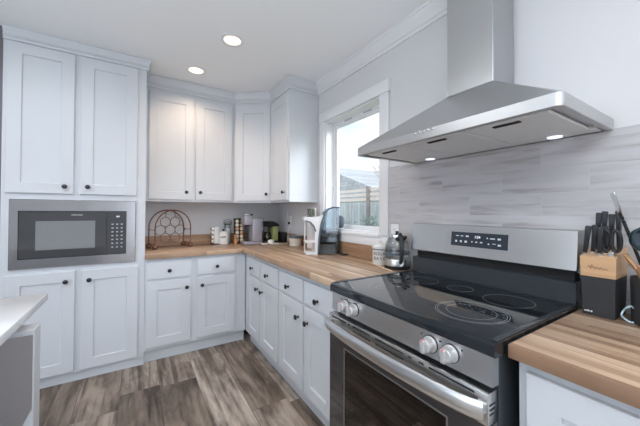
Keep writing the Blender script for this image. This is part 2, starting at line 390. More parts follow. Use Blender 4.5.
# ------------------------------------------------------------------ cabinets
def knob(parent, x, y, z):
    MB().lathe([(.0095, 0), (.0095, .002), (.0055, .004), (.005, .014), (.010, .0175), (.0155, .0205), (.0165, .024), (.0155, .0275), (.010, .0305), (.0, .0315)],
               (0, 0, 0), '-y', 16).build('knob', M['knob'], parent, loc=(x, y, z))
def door(parent, x0, x1, z0, z1, kx=None, kz=None, name='door', y=0, t=.02, rail=.074, flat=False):
    def r(i, yy): return [(x0+i, yy, z0+i), (x1-i, yy, z0+i), (x1-i, yy, z1-i), (x0+i, yy, z1-i)]
    R = [r(0, y), r(0, y-t+.0025), r(.0025, y-t)]
    if not flat: R += [r(rail, y-t), r(rail+.003, y-t+.004), r(rail+.004, y-t+.010)]
    d = MB().rings(R).build(name, M['cab'], parent, ang=20)
    if kx is not None: knob(d, kx, y-t, kz)
    return d
def carcass(parent, W, D, z0, z1, toe=0, toe_in=.05):
    MB().box(0, W, 0, D, z0+toe, z1, .0015, 1).build('carcass', M['cab'], parent)
    if toe: MB().box(.0, W, toe_in, D-.002, z0, z0+toe-.0005).build('toe_kick', M['cab'], parent)
RR = -PI/2
# tall cabinet with the built-in microwave
TX0, TX1, TY = -2.302, -1.459, -.60
t = thing('tall_cabinet', 'full height white pantry cabinet housing the built in microwave', 'cabinet', (TX0, TY, 0))
W = TX1-TX0
mb = MB()                      # carcass with a niche for the microwave
mw0, mw1, mz0, mz1 = .075, .740, .905, 1.335
O = [(0, .068), (W, .068), (W, 2.470), (0, 2.470)]; I = [(mw0, mz0), (mw1, mz0), (mw1, mz1), (mw0, mz1)]
mb.rings([[(x, .596, z) for x, z in O], [(x, 0, z) for x, z in O], [(x, 0, z) for x, z in I], [(x, .50, z) for x, z in I]])
mb.build('carcass', M['cab'], t)
MB().box(0, W, .016, .59, 0, .0675).build('toe_kick', M['cab'], t)
door(t, .022, .382, 1.402, 2.448, .335, 1.455); door(t, .420, .780, 1.402, 2.448, .468, 1.458)
door(t, .030, .398, .085, .828, .348, .757); door(t, .436, .796, .085, .828, .484, .756)
MB().rings(crown_run([(0, .0, 0, -1), (W, 0, 1, -1), (W, .218, 1, 0)], .084, .030, HC-.002)).build('crown_moulding', M['cab'], t)

# upper cabinets
def mitre(a, b):
    a, b = Vector(a), Vector(b); h = a+b
    return h/(h.dot(a))
DA = math.atan2(-.24, .322); DN = Vector((math.sin(DA), -math.cos(DA)))
M1, M2 = mitre((0, -1), DN), mitre(DN, (-1, 0))
UZ0, UZ1, UD = 1.368, 2.432, .318
CR = (.112, .036)
def crown_part(parent, path): MB().rings(crown_run(path, CR[0], CR[1], HC-.002-UZ0)).build('crown_moulding', M['cab'], parent)
t = thing('upper_cabinet', 'white two door wall cabinet above the wine rack', 'cabinet', (-1.456, -UD, UZ0))
W = -.642+1.456
MB().box(0, W, 0, UD-.002, 0, UZ1-UZ0, .0015, 1).build('carcass', M['cab'], t)
door(t, .026, .409, .020, 1.026, .342, .093); door(t, .428, .783, .020, 1.026, .469, .095)
crown_part(t, [(0, 0, 0, -1), (W, 0, M1.x, M1.y)])
# diagonal corner
t = thing('corner_upper_cabinet', 'white diagonal corner wall cabinet with a single door', 'cabinet', (-.640, -UD, UZ0))
pl = [(0, 0), (0, UD-.002), (.638, UD-.002), (.638, -.24), (.322, -.24)]
MB().prism(pl, 'xy', 0, UZ1-UZ0).build('carcass', M['cab'], t)
da = math.atan2(-.24, .322); dl = math.hypot(.322, .24)
d = MB()
def dring(x0, x1, z0, z1, i, y): return [(x0+i, y, z0+i), (x1-i, y, z0+i), (x1-i, y, z1-i), (x0+i, y, z1-i)]
dr = d.rings([dring(.024, dl-.010, .020, 1.026, 0, 0), dring(.024, dl-.010, .020, 1.026, 0, -.0175), dring(.024, dl-.010, .020, 1.026, .0025, -.02),
              dring(.024, dl-.010, .020, 1.026, .072, -.02), dring(.024, dl-.010, .020, 1.026, .075, -.016), dring(.024, dl-.010, .020, 1.026, .076, -.010)]).build('door', M['cab'], t, rotz=da, ang=20)
knob(dr, dl-.045, -.02, .090)
crown_part(t, [(0, 0, M1.x, M1.y), (.322, -.24, M2.x, M2.y)])
# single door on the right wall
t = thing('upper_cabinet', 'narrow white wall cabinet with side panel beside the window', 'cabinet', (-UD, -.560, UZ0), RR)
W = .43
MB().box(0, W, 0, UD-.002, 0, UZ1-UZ0, .0015, 1).build('carcass', M['cab'], t)
door(t, .012, W-.016, .020, 1.026, W-.075, .093)
crown_part(t, [(0, 0, -M2.y, M2.x), (W, 0, 1, -1), (W, UD-.004, 1, 0)])

# base cabinets
BD, BZ = .603, .876
t = thing('base_cabinet', 'white base cabinet with two drawers under the wine rack', 'cabinet', (-1.457, -BD, 0))
W = -.6045+1.457
carcass(t, W, BD-.004, 0, BZ-.001, .11)
door(t, .012, .352, .703, .848, .180, .769, 'drawer', flat=True); door(t, .405, .744, .703, .848, .574, .769, 'drawer', flat=True)
door(t, .012, .352, .138, .682, .317, .610); door(t, .405, .744, .138, .682, .444, .610)
t = thing('base_cabinet', 'white base cabinet under the coffee corner, nearest the back wall', 'cabinet', (-BD, -.611, 0), RR)
W = 1.428-.611
carcass(t, W, BD-.004, 0, BZ-.001, .11)
o0 = .611
door(t, .710-o0, 1.040-o0, .703, .842, .806-o0+.06, .762, 'drawer', flat=True); door(t, 1.060-o0, 1.416-o0, .703, .842, 1.220-o0, .760, 'drawer', flat=True)
door(t, .710-o0, 1.040-o0, .138, .682, .935-o0+.06, .602); door(t, 1.060-o0, 1.416-o0, .138, .682, 1.064-o0+.042, .600)
t = thing('base_cabinet', 'white base cabinet with two drawers beside the range, left of the oven', 'cabinet', (-BD, -1.429, 0), RR)
W = 2.168-1.429; o0 = 1.429
carcass(t, W, BD-.004, 0, BZ-.001, .11)
door(t, 1.443-o0, 1.800-o0, .703, .842, 1.600-o0, .758, 'drawer', flat=True); door(t, 1.822-o0, 2.150-o0, .703, .842, 1.985-o0, .754, 'drawer', flat=True)
door(t, 1.443-o0, 1.800-o0, .138, .682, 1.748-o0, .594); door(t, 1.822-o0, 2.150-o0, .138, .682, 1.868-o0, .590)
t = thing('base_cabinet', 'white base cabinet right of the range under the knife block', 'cabinet', (-BD, -3.026, 0), RR)
carcass(t, .95, BD-.004, 0, BZ-.001, .11)
door(t, .024, .46, .138, .845); door(t, .478, .92, .138, .845)

# worktops
t = thing('worktop', 'butcher block worktop wrapping the corner from pantry to range', 'worktop', (0, 0, BZ))
wt = .038
MB().box(-1.457, -.6445, -.644, -.001, 0, wt, .003, 2).build('back_slab', M['wood_b'], t)
MB().box(-.644, -.001, -2.178, -.001, 0, wt, .003, 2).build('window_slab', M['wood_l'], t)
MB().box(-1.457, -.021, -.020, -.001, wt+.0002, .146, .002, 1).build('back_upstand', M['wood_ux'], t)
MB().box(-.020, -.001, -1.946, -.001, wt+.0002, .146, .002, 1).build('window_upstand', M['wood_uy'], t)
t = thing('worktop', 'striped butcher block worktop right of the range in the foreground', 'worktop', (0, 0, BZ))
MB().box(-.644, -.011, -4.0, -3.016, 0, wt, .003, 2).build('slab', M['wood_l'], t)

# ------------------------------------------------------------------ range
SY0, SY1 = -2.190, -3.010      # left and right side as seen from the room
RY = (SY0+SY1)/2
t = thing('range', 'stainless electric range with black glass cooktop and oven door', 'range', (-.66, -2.186, 0), RR)
# local frame: x runs along the wall towards the camera, -y points into the room
RW = .824; RX0 = .048; RX1 = RW    # cooktop overall
def rect4(x0, x1, z0, z1, y): return [(x0, y, z0), (x1, y, z0), (x1, y, z1), (x0, y, z1)]
MB().rings([rect4(.050, RW-.010, .03, .882, .640), rect4(.050, RW-.010, .03, .882, 0), rect4(.13, RW-.09, .24, .70, 0), rect4(.13, RW-.09, .24, .70, .48)]).build('body', M['black'], t)
def oven_rack(z):
    rk = MB().tube([(.14, .06, z), (RW-.10, .06, z), (RW-.10, .45, z), (.14, .45, z)], .004, 8, closed=True).build('oven_rack', M['chrome'], t)
    for k in range(14):
        MB().tube([(.165+k*.0395, .062, z), (.165+k*.0395, .448, z)], .0022, 6).build('rack_bar', M['chrome'], rk)
oven_rack(.36); oven_rack(.52)
# cooktop with rounded black front edge
mb = MB()
prof = [(-.036, .884), (-.041, .890), (-.041, .912), (-.036, .921), (-.026, .9245), (.555, .9245), (.555, .884)]
mb.rings([[(RX0-.006, y, z) for y, z in prof], [(RW, y, z) for y, z in prof]])
ct = mb.build('cooktop', M['blackglass'], t)
def ring_mesh(cx, cy, r, wid=.0017, seg=56):
    rr = [[(cx+rad*math.cos(2*PI*k/seg), cy+rad*math.sin(2*PI*k/seg), z) for k in range(seg)] for rad, z in
          ((r-wid/2, .9246), (r-wid/2, .9249), (r+wid/2, .9249), (r+wid/2, .9246))]
    return MB().rings(rr, closed=True)
for cx, cy, rs in ((.645, .155, (.118, .110, .080)), (.655, .400, (.088,)), (.265, .155, (.105, .072)), (.245, .395, (.080,)), (.445, .41, (.055,))):
    for r in rs: ring_mesh(cx, cy, r).build('burner_ring', M['ring'], ct)
for xx in (RX0-.004, RW-.020): MB().box(xx, xx+.018, -.022, .556, .9243, .9275, .0014, 2).build('glass_rim', M['black'], ct)
# backguard
mb = MB()
mb.prism([(.560, .9246), (.652, .9246), (.652, 1.012), (.572, 1.012), (.562, 1.006)], 'yz', RX0, RW-.004)
mb.build('back_riser', M['black'], t)
mb = MB().box(RX0+.012, RW-.016, .590, .64, 1.0125, 1.0495); mb.build('vent_gap', M['slot'], t)
BGT = 1.209
mb = MB()
prof = [(.556, 1.050), (.552, 1.056), (.558, 1.092), (.572, 1.206), (.577, BGT), (.652, BGT), (.652, 1.050)]
mb.rings([[(RX0-.004, y, z) for y, z in prof], [(RW, y, z) for y, z in prof]])
bg = mb.build('control_console', M['steel_x'], t)
sl = math.atan2(.014, .114)      # lean of the console face
dsp = MB().box(-.140, .140, -.0008, .004, -.036, .036, .001, 1).build('display', M['display'], bg, loc=(.441, .5636, 1.139))
dsp.rotation_euler = (-sl, 0, 0)
text_obj('clock', '1:24', .017, M['clock'], dsp, (.0, -.0012, .014), (PI/2, 0, 0))
for (px, pz, ww, hh) in ((-.105, .016, .016, .004), (-.08, .016, .014, .004), (-.052, .016, .016, .007), (-.11, -.012, .010, .010), (-.084, -.012, .010, .010), (-.058, -.012, .012, .010),
                         (-.026, -.010, .006, .006), (-.004, -.010, .010, .005), (.020, -.010, .012, .006), (.048, .013, .006, .006), (.072, .012, .022, .005), (.102, .012, .014, .008),
                         (.055, -.014, .007, .006), (.080, -.012, .014, .003), (.104, -.016, .014, .008)):
    MB().box(px-ww/2, px+ww/2, -.0016, -.0007, pz-hh/2, pz+hh/2).build('touch_icon', M['print'], dsp)
# knob panel
FP = -.030
mb = MB(); prof = [(0, .884), (FP, .884), (FP-.004, .800), (0, .798)]
mb.rings([[(RX0+.002, y, z) for y, z in prof], [(RW-.010, y, z) for y, z in prof]])
kp = mb.build('control_panel', M['steel_x'], t)
for kx in (.158, .222, .616, .690):
    k = MB().lathe([(.026, 0), (.026, .004), (.023, .006), (.023, .012), (.0205, .030), (.018, .032), (0, .032)], (0, 0, 0), '-y', 28).build('range_knob', M['knobsilver'], kp, loc=(kx, FP-.002, .842))
    MB().lathe([(.0285, -.001), (.0285, .0022), (.0, .0022)], (0, 0, 0), '-y', 28).build('knob_bezel', M['black'], k)
    MB().box(-.0075, .0075, -.044, -.0315, -.0205, .0205, .002, 1).build('grip_bar', M['knobsilver'], k)
    MB().box(-.0035, .0035, -.0446, -.032, .0165, .0210, .0008, 1).build('red_mark', M['red'], k)
    for q in (-.035, .035):
        MB().box(kx+q-.002, kx+q+.002, FP-.0022, FP+.004, .862, .867).build('dial_print', M['slot'], kp)
# oven door
DZ0, DZ1 = .175, .786
mb = MB().rings([rect4(RX0+.004, RW-.012, DZ0, DZ1-.088, -.004), rect4(RX0+.004, RW-.012, DZ0, DZ1-.088, -.048), rect4(.172, .683, .307, .648, -.048), rect4(.172, .683, .307, .648, -.004)], closed=True)
dg = mb.build('oven_door', M['ovenglass'], t)
mb = MB().frame(.165, .690, .300, .655, .006, -.0488, -.047); mb.build('window_border', mat('window_print', (.16, .15, .15), .25), dg)
MB().box(.1722, .6828, -.047, -.042, .3072, .6478).build('oven_window', glassmat('tinted_oven_glass', (.42, .39, .38), .07), dg)
mb = MB().box(RX0+.004, RW-.012, -.052, -.004, DZ1-.0875, DZ1, .003, 2)
st = mb.build('door_top_rail', M['steel_x'], dg)
x = .100
for x0, x1 in ((.075, .185), (.200, .212), (.235, .345), (.375, .520), (.540, .556), (.585, .605), (.625, .775)):
    MB().box(x0, x1, -.0526, -.040, .772, .778).build('vent_slot', M['slot'], st)
for x0, x1 in ((.235, .345), (.375, .520)):
    MB().box(x0, x1, -.0526, -.040, .752, .757).build('vent_slot', M['slot'], st)
for q in range(3):
    MB().box(RW-.0125, RW-.0114, -.045, -.016, .752-q*.013, .757-q*.013).build('vent_slot', M['slot'], st)
# bowed handle
pts = []; n = 26
for i in range(n+1):
    u = i/n; xx = RX0+.004+u*(RW-RX0-.018); bow = 1-(2*u-1)**2
    pts.append((xx, -.072-.040*bow**.6, .748))
rr = []
for i, p in enumerate(pts):
    a, b = pts[max(i-1, 0)], pts[min(i+1, n)]; tx, ty = b[0]-a[0], b[1]-a[1]; l = math.hypot(tx, ty); nx, ny = ty/l, -tx/l
    ring = []
    for k in range(14):
        ang = 2*PI*k/14; ring.append((p[0]+nx*.009*math.cos(ang), p[1]+ny*.009*math.cos(ang), p[2]+.026*math.sin(ang)))
    rr.append(ring)
hd = MB().rings(rr).build('door_handle', M['handle'], dg)
for xx in (RX0+.026, RW-.028):
    MB().box(xx-.012, xx+.012, -.074, -.050, .734, .762, .003, 1).build('handle_bracket', M['handle'], hd)
MB().box(RX0+.004, RW-.012, -.044, -.004, .045, .168, .002, 1).build('storage_drawer', M['steel_x'], t)
MB().box(RX0+.03, RW-.04, .03, .60, 0, .0295).build('plinth', M['black'], t)

# ------------------------------------------------------------------ range hood
HY0, HY1, HD = -2.168, -3.094, .488
t = thing('range_hood', 'stainless steel chimney hood fixed over the range', 'hood', (-.012, (HY0+HY1)/2, 1.587))
hw = (HY0-HY1)/2; HX = -HD+.012
def rrect(x0, x1, y0, y1, r, z, seg=6):
    """outline with the two room-side corners rounded"""
    p = [(x1, -y1, z), (x1, y1, z)]
    for k in range(seg+1):
        a = PI/2+k*PI/2/seg; p.append((x0+r+r*math.cos(a), y1-r+r*math.sin(a), z))
    for k in range(seg+1):
        a = PI+k*PI/2/seg; p.append((x0+r+r*math.cos(a), -y1+r+r*math.sin(a), z))
    return p
def inset(i, z, r): return rrect(HX+i, 0.0, 0, hw-i, r, z)
BH = .041
mb = MB().rings([inset(.022, .010, .020), inset(.022, 0, .020), inset(.002, 0, .032), inset(0, .002, .034), inset(0, BH, .034)], cap1=False)
# canopy up to the chimney
CW, CD, CZ, CO = .111, .20, .268, -.0155
def crect(z):
    x0 = -CD+.012; p = [(0, CO-CW, z), (0, CO+CW, z)]
    for k in range(7): p.append((x0+.0004*k, CO+CW, z))
    for k in range(7): p.append((x0+.0004*(6-k), CO-CW, z))
    return p
mb = MB().rings([inset(.022, .012, .012), inset(.022, .0005, .012), inset(.002, 0, .020), inset(0, .002, .022), inset(0, BH, .022), inset(.003, BH+.003, .020), crect(CZ)])
mb.build('canopy', M['hood'], t)
mb = MB().box(-CD+.012, 0, CO-CW, CO+CW, CZ, HC-1.587-.002, .002, 1); mb.build('chimney', M['steel_z'], t)
for q in (-1, 0, 1):
    f = MB().box(HX+.040, -.085, q*.280-.136, q*.280+.136, .001, .0125, .004, 1).build('grease_filter', M['filter'], t)
    MB().box(HX+.062, HX+.080, q*.280-.045, q*.280+.045, -.0035, .0015, .002, 1).build('filter_handle', M['slot'], f)
MB().box(-.080, -.004, -hw+.03, hw-.03, .002, .0125, .002, 1).build('lamp_strip', M['filter'], t)
for s in (-1, 1):
    MB().lathe([(.026, -.0015), (.026, .008), (0, .008)], (0, 0, 0), 'z', 24).build('hood_lamp', emit('cool_led', (.75, .8, 1.0), 1.1), t, loc=(-.050, s*.30, .0))
for k in range(5):
    MB().lathe([(.0062, 0), (.0062, .004), (.0048, .0055), (0, .0055)], (0, 0, 0), '-x', 14).build('push_button', M['chrome'], t, loc=(HX, .058-.0225*k, .033))

# ------------------------------------------------------------------ microwave
t = thing('microwave', 'built in microwave with black glass door in a steel surround', 'microwave', (-2.258, -.601, .868))
W, H = .732, .490
mb = MB()
def r(i0, i1, j0, j1, y): return [(i0, y, j0), (i1, y, j0), (i1, y, j1), (i0, y, j1)]
mb.rings([r(0, W, 0, H, 0), r(0, W, 0, H, -.014), r(.004, W-.004, .004, H-.004, -.018), r(.046, W-.062, .068, H-.082, -.018), r(.048, W-.064, .070, H-.084, -.010), r(.048, W-.064, .070, H-.084, .0)], closed=True)
mb.build('trim_kit', brushed('microwave_steel', (.52, .51, .525), .20, 0), t)
md = MB().box(.0485, .540, -.016, .0, .0705, H-.0845, .002, 1).build('glass_door', M['mwglass'], t)
MB().box(.135, .470, -.0166, -.015, .128, .335).build('mesh_window', M['mwwin'], md)
text_obj('maker_name', 'FRIGIDAIRE', .013, M['print'], md, (.362, -.0164, .378), (PI/2, 0, 0))
mc = MB().box(.5405, W-.0645, -.016, .0, .0705, H-.0845, .002, 1).build('control_panel', M['mwglass'], t)
for i in range(3):
    for j in range(7):
        MB().box(.572+i*.030, .572+i*.030+.013, -.0166, -.015, .120+j*.030, .120+j*.030+.009).build('key', mat('key_print', (.45, .47, .48), .5) if (i+j) == 0 else bpy.data.materials['key_print'], mc)
MB().box(.602, .624, -.0166, -.015, .360, .371).build('clock_print', M['print'], mc)
MB().box(.084, .650, .001, .40, .045, .44).build('oven_box', M['slot'], t)

# ------------------------------------------------------------------ ceiling lights
def downlight(x, y, label):
    t = thing('recessed_light', label, 'ceiling light', (x, y, HC), 0, 'recessed ceiling lights')
    MB().rings([[(r*math.cos(2*PI*k/40), r*math.sin(2*PI*k/40), z) for k in range(40)] for r, z in ((.088, 0), (.088, -.003), (.083, -.006), (.066, -.006), (.060, -.002), (.060, 0))], closed=True).build('trim_ring', M['trim'], t)
    MB().lathe([(.060, -.0015), (.060, -.0035), (.0, -.0045)], (0, 0, 0), 'z', 40).build('lens', emit('warm_lens', (1.0, .86, .66), 1.25), t)
    l = bpy.data.lights.new('downlight_bulb', 'SPOT'); l.energy = 18; l.color = (1.0, .74, .52); l.spot_size = 2.5; l.spot_blend = .8; l.shadow_soft_size = .06
    o = bpy.data.objects.new('downlight_bulb', l); C.objects.link(o); o.parent = t; o.location = (0, 0, -.02)
downlight(-.934, -1.279, 'round recessed ceiling light glowing warm, the one nearer the hood')
downlight(-1.083, -.645, 'round recessed ceiling light glowing warm, closest to the wall cabinets')

# ------------------------------------------------------------------ island with pull-out
t = thing('island_worktop', 'white stone island worktop corner at left foreground', 'worktop', (-2.22, -2.22, .884))
MB().box(-.375, .375, -.533, .533, 0, .030, .003, 2).build('slab', M['quartz'], t)
t = thing('island_cabinet', 'white island cabinet with grey steel clad end panel at left foreground', 'cabinet', (-1.98, -2.70, 0), PI/2)
# local: x along +y of the room, -y points towards the range
MB().box(0, .98, 0, .58, 0, .8835, .002, 1).build('carcass', M['cab'], t)
po = MB().box(.730, .810, -.154, -.0005, 0, .845, .002, 1).build('end_panel', M['cab'], t)
MB().prism([(-.0008, .240), (-.0008, .828), (-.150, .828), (-.150, .562)], 'yz', .726, .7297).build('steel_cladding', M['binsteel'], po)

# ------------------------------------------------------------------ things on the worktop
CT = .9142
# wine rack
def wine_rack():
    a = math.radians(17)
    t = thing('wine_rack', 'bronzed iron arched wine rack standing on the back worktop', 'wine rack', (-1.235, -.165, CT), a)
    w2, d2 = .168, .080; arch_h, spring = .372, .20
    def arch(y, w):
        p = [(-w, y, .018)]
        p += [(-w, y, spring*k/3) for k in range(1, 4)]
        p += [(-w*math.cos(PI*k/24), y, spring+(arch_h-spring)*math.sin(PI*k/24)) for k in range(1, 24)]
        p += [(w, y, spring*k/3) for k in range(3, 0, -1)] + [(w, y, .018)]
        return p
    for s in (-1, 1):
        MB().tube(arch(s*d2, w2), .0062, 8).build('arch', M['copper'], t)
        for sx in (-1, 1):
            MB().lathe([(.004, 0), (.017, .004), (.024, .016), (.024, .026), (.017, .038), (.006, .042)], (0, 0, 0), 'z', 16).build('foot', M['copper'], t, loc=(sx*w2, s*d2, 0))
    for sx in (-1, 1):
        MB().tube([(sx*w2, -d2, .045), (sx*w2, 0, .040), (sx*w2, d2, .045)], .005, 8).build('tie_bar', M['copper'], t)
    MB().tube([(-.0, -d2, arch_h), (0, 0, arch_h+.002), (0, d2, arch_h)], .005, 8).build('tie_bar', M['copper'], t)
    r = .047
    cells = [(0, .175)] + [(2*r*math.cos(PI/3*k+PI/6*0), .175+2*r*math.sin(PI/3*k)) for k in range(6)]
    for cx, cz in cells:
        MB().tube([(cx+r*math.cos(2*PI*k/24), 0, cz+r*math.sin(2*PI*k/24)) for k in range(24)], .0032, 6, closed=True).build('bottle_ring', M['copper'], t)
    for s in (-1, 1):
        MB().tube([(s*(2*r+r), 0, .175), (s*w2, d2*.5, .18), (s*w2, d2, .19)], .003, 6).build('ring_strut', M['copper'], t)
        MB().tube([(s*(2*r+r), 0, .175), (s*w2, -d2*.5, .18), (s*w2, -d2, .19)], .003, 6).build('ring_strut', M['copper'], t)
    for s in (-1, 1): MB().tube([(s*r, 0, .175+2*r*.866+r*.98), (s*.02, -s*d2*.7, arch_h-.02), (s*.01, -s*d2, arch_h-.001)], .003, 6).build('ring_strut', M['copper'], t)
wine_rack()

# stacked spice holder
def spice():
    t = thing('spice_jar_stack', 'white tiered holder of dark tipped jars beside the white canister', 'spice rack', (-.795, -.115, CT), .1)
    MB().box(-.012, .036, -.030, .030, .006, .192, .006, 2).build('tower', M['ceramic'], t)
    MB().box(-.036, .038, -.034, .034, 0, .010, .003, 1).build('base', mat('maroon_base', (.12, .03, .04), .5), t)
    for k in range(4):
        z = .034+k*.046
        j = MB().lathe([(.016, 0), (.017, .004), (.017, .020), (.013, .026)], (0, 0, 0), '-x', 16).build('jar', M['ceramic'], t, loc=(-.0115, 0, z))
        MB().lathe([(.0125, .0255), (.0125, .032), (0, .032)], (0, 0, 0), '-x', 16).build('lid', M['blackplastic'], j)
spice()
# canister with printed label
def canister():
    t = thing('canister', 'short white ceramic canister with dark printed lettering on back worktop', 'canister', (-.705, -.137, CT))
    MB().lathe([(.050, 0), (.053, .004), (.053, .112), (.048, .120), (.040, .124)], seg=32).build('body', M['ceramic'], t)
    l = MB().lathe([(.043, .1225), (.043, .132), (.036, .140), (.010, .144)], seg=32).build('lid', M['ceramic'], t)
    MB().lathe([(.006, .143), (.006, .150), (.012, .156), (.012, .164), (.0, .168)], seg=16).build('knob', M['blackplastic'], l)
    for k, zz in enumerate((.080,)):
        n = 5
        for i, ch in enumerate('SUGAR'):
            a = -PI/2-.36+(i-2)*.22
            text_obj('lettering', ch, .030, M['slot'], t, (.0532*math.cos(a), .0532*math.sin(a), zz), (PI/2, 0, a+PI/2))
canister()
def tall_jar():
    t = thing('clip_top_jar', 'tall clear jar with wire clip lid behind the white canister', 'jar', (-.642, -.064, CT))
    MB().lathe([(.034, 0), (.037, .006), (.037, .19), (.033, .205), (.033, .222)], seg=28, cap1=False).build('glass', M['clearglass'], t)
    MB().lathe([(.033, .004), (.034, .17), (.0, .172)], seg=28).build('contents', M['ceramic'], t)
    l = MB().lathe([(.039, .222), (.041, .228), (.041, .240), (.030, .247), (0, .249)], seg=28).build('lid', M['clearglass'], t)
    MB().tube([(-.040, 0, .205), (-.043, 0, .235), (-.040, 0, .262), (0, 0, .268), (.040, 0, .262), (.043, 0, .235), (.040, 0, .205)], .0028, 8).build('wire_clip', M['knob'], t)
    MB().tube([(.0385*math.cos(2*PI*k/24), .0385*math.sin(2*PI*k/24), .216) for k in range(24)], .003, 6, closed=True).build('wire_band', M['knob'], t)
tall_jar()
def carousel():
    t = thing('coffee_pod_rack', 'dark upright rack of coffee pods beside the grey coffee maker', 'pod rack', (-.525, -.105, CT), -.12)
    MB().box(-.058, .058, -.045, .045, 0, .012, .003, 1).build('base', M['blackplastic'], t)
    MB().box(-.052, .052, -.006, .045, .012, .275, .004, 1).build('tower', M['blackplastic'], t)
    MB().box(-.055, .055, -.010, .047, .275, .283, .002, 1).build('cap', M['blackplastic'], t)
    for i in range(2):
        for j in range(6):
            MB().lathe([(.012, 0), (.017, .022), (.019, .024), (.019, .027), (.0, .0275)], (0, 0, 0), '-y', 16).build('pod', M['pod_a'] if (i+j) % 3 else M['pod_b'], t, loc=(-.025+.05*i, -.007, .036+.043*j))
carousel()
t = tag(MB().lathe([(.020, 0), (.021, .004), (.021, .040), (.018, .046), (.022, .048), (.022, .052), (.019, .056), (.021, .060), (.021, .095), (.015, .102), (0, .104)], seg=20).build('pepper_mill', M['pod_b'], loc=(-.590, -.205, CT)),
        'small copper coloured mill in front of the pod rack', 'pepper mill')
# grey coffee maker
def brewer():
    t = thing('coffee_maker', 'lavender grey single serve coffee maker in the back corner', 'coffee maker', (-.432, -.265, CT), .0)
    MB().box(-.102, .100, -.085, .085, 0, .030, .008, 2).build('base', M['greyplastic'], t)
    MB().box(-.010, .100, -.080, .085, .030, .286, .012, 3).build('tower', M['greyplastic'], t)
    h = MB().box(-.100, .000, -.076, .078, .212, .318, .014, 3).build('brew_head', M['greyplastic'], t)
    MB().box(-.088, -.030, -.055, .055, .317, .336, .006, 2).build('lid', M['chrome'], h)
    MB().box(-.028, .012, -.020, .020, .318, .334, .004, 2).build('lid_latch', M['blackplastic'], h)
    MB().lathe([(.022, .194), (.024, .2125)], (0, 0, 0), 'z', 20).build('nozzle', M['blackplastic'], h, loc=(-.052, 0, 0))
    MB().box(-.090, -.020, -.060, .060, .0302, .036, .002, 1).build('drip_tray', M['chrome'], t)
    MB().box(.101, .124, -.060, .075, .0, .280, .010, 2).build('water_tank', M['clearglass'], t)
    MB().box(.100, .126, -.062, .077, .280, .292, .004, 1).build('tank_lid', M['greyplastic'], t)
brewer()
def green_machine():
    t = thing('coffee_machine', 'lime green and black drip coffee machine with glass jug in corner', 'coffee machine', (-.198, -.200, CT), .0)
    MB().box(-.098, .085, -.085, .09, 0, .022, .006, 2).build('base', M['blackplastic'], t)
    MB().box(.020, .085, -.084, .089, .022, .190, .008, 2).build('side_tower', M['green'], t)
    MB().box(-.094, -.082, -.070, .07, .022, .190, .003, 1).build('side_post', M['blackplastic'], t)
    MB().rings([[(x, y, z) for x, y in ((-.098-i, -.09-i), (.092+i, -.09-i), (.092+i, .09), (-.098-i, .09))] for z, i in ((.188, 0), (.205, .004), (.238, -.030), (.246, -.048))]).build('lid', M['blackplastic'], t)
    j = MB().lathe([(.042, 0), (.050, .006), (.050, .05), (.040, .09), (.030, .10)], seg=24, cap1=False).build('jug', M['clearglass'], t, loc=(-.030, -.02, .0225))
    MB().lathe([(.040, .003), (.044, .008), (.044, .03), (0, .031)], seg=24).build('coffee', M['slot'], j)
green_machine()
t = thing('radio', 'low black box leaning on the right wall behind the cream tub', 'box', (-.052, -.195, CT), 0)
MB().box(-.030, .028, -.15, .10, 0, .118, .006, 2).build('body', M['blackplastic'], t)
MB().box(-.0315, -.0295, -.13, .08, .012, .106, .002, 1).build('front_grille', M['slot'], t)
def tub():
    t = thing('tub', 'round cream tub with dark lid beside the wall outlet', 'tub', (-.100, -.690, CT))
    MB().lathe([(.058, 0), (.062, .004), (.070, .082), (.072, .086)], seg=32).build('body', M['cream'], t)
    MB().lathe([(.074, .085), (.075, .090), (.075, .102), (.070, .106), (0, .108)], seg=32).build('lid', M['slate'], t)
    MB().tube([(-.076, 0, .084), (-.088, .0, .050), (-.095, 0, .012)], .004, 8).build('bail_handle', M['spoon'], t)
tub()
def plug_cable():
    t = thing('charger', 'small white round charger with coiled cable below wall outlet', 'charger', (-.320, -.390, CT))
    MB().lathe([(.030, 0), (.036, .006), (.038, .024), (.030, .044), (.012, .052), (0, .053)], seg=24).build('body', M['ceramic'], t, loc=(.062, -.02, 0))
    MB().box(-.045, .020, -.03, .0, 0, .014, .005, 2).build('plug', M['ceramic'], t)
    MB().tube([(.098, -.02, .010), (.14, -.06, .006), (.19, -.11, .006), (.23, -.10, .008), (.25, -.05, .03), (.285, .0, .12), (.315, .028, .215)], .0032, 8).build('cable', M['whitecable'], t)
    MB().tube([(.10+.035*math.cos(2*PI*k/20), -.075+.028*math.sin(2*PI*k/20), .005+.004*math.sin(4*PI*k/20)) for k in range(20)], .0032, 6, closed=True).build('cable_coil', M['whitecable'], t)
plug_cable()
def outlet(y, z, label, x=-.0005, w=.072, h=.118, plug=False):
    t = thing('outlet', label, 'outlet', (x, y, z), RR)
    MB().box(-w/2, w/2, -.006, 0, -h/2, h/2, .003, 2).build('cover_plate', M['whiteplastic'], t)
    for s in (-1, 1):
        r = MB().box(-.017, .017, -.0085, -.005, s*.021-.014, s*.021+.014, .003, 2).build('receptacle', M['whiteplastic'], t)
        for q in (-.006, .006): MB().box(q-.001, q+.001, -.0088, -.008, s*.021-.004, s*.021+.005).build('slot', M['slot'], r)
    if plug:
        MB().box(-.013, .013, -.030, -.0085, -.036, -.010, .004, 2).build('plug', M['blackplastic'], t)
        MB().tube([(0, -.028, -.023), (0, -.045, -.03), (-.01, -.035, .03), (-.03, -.02, .09), (-.06, -.012, .11)], .0025, 8).build('cord', M['whitecable'], t)
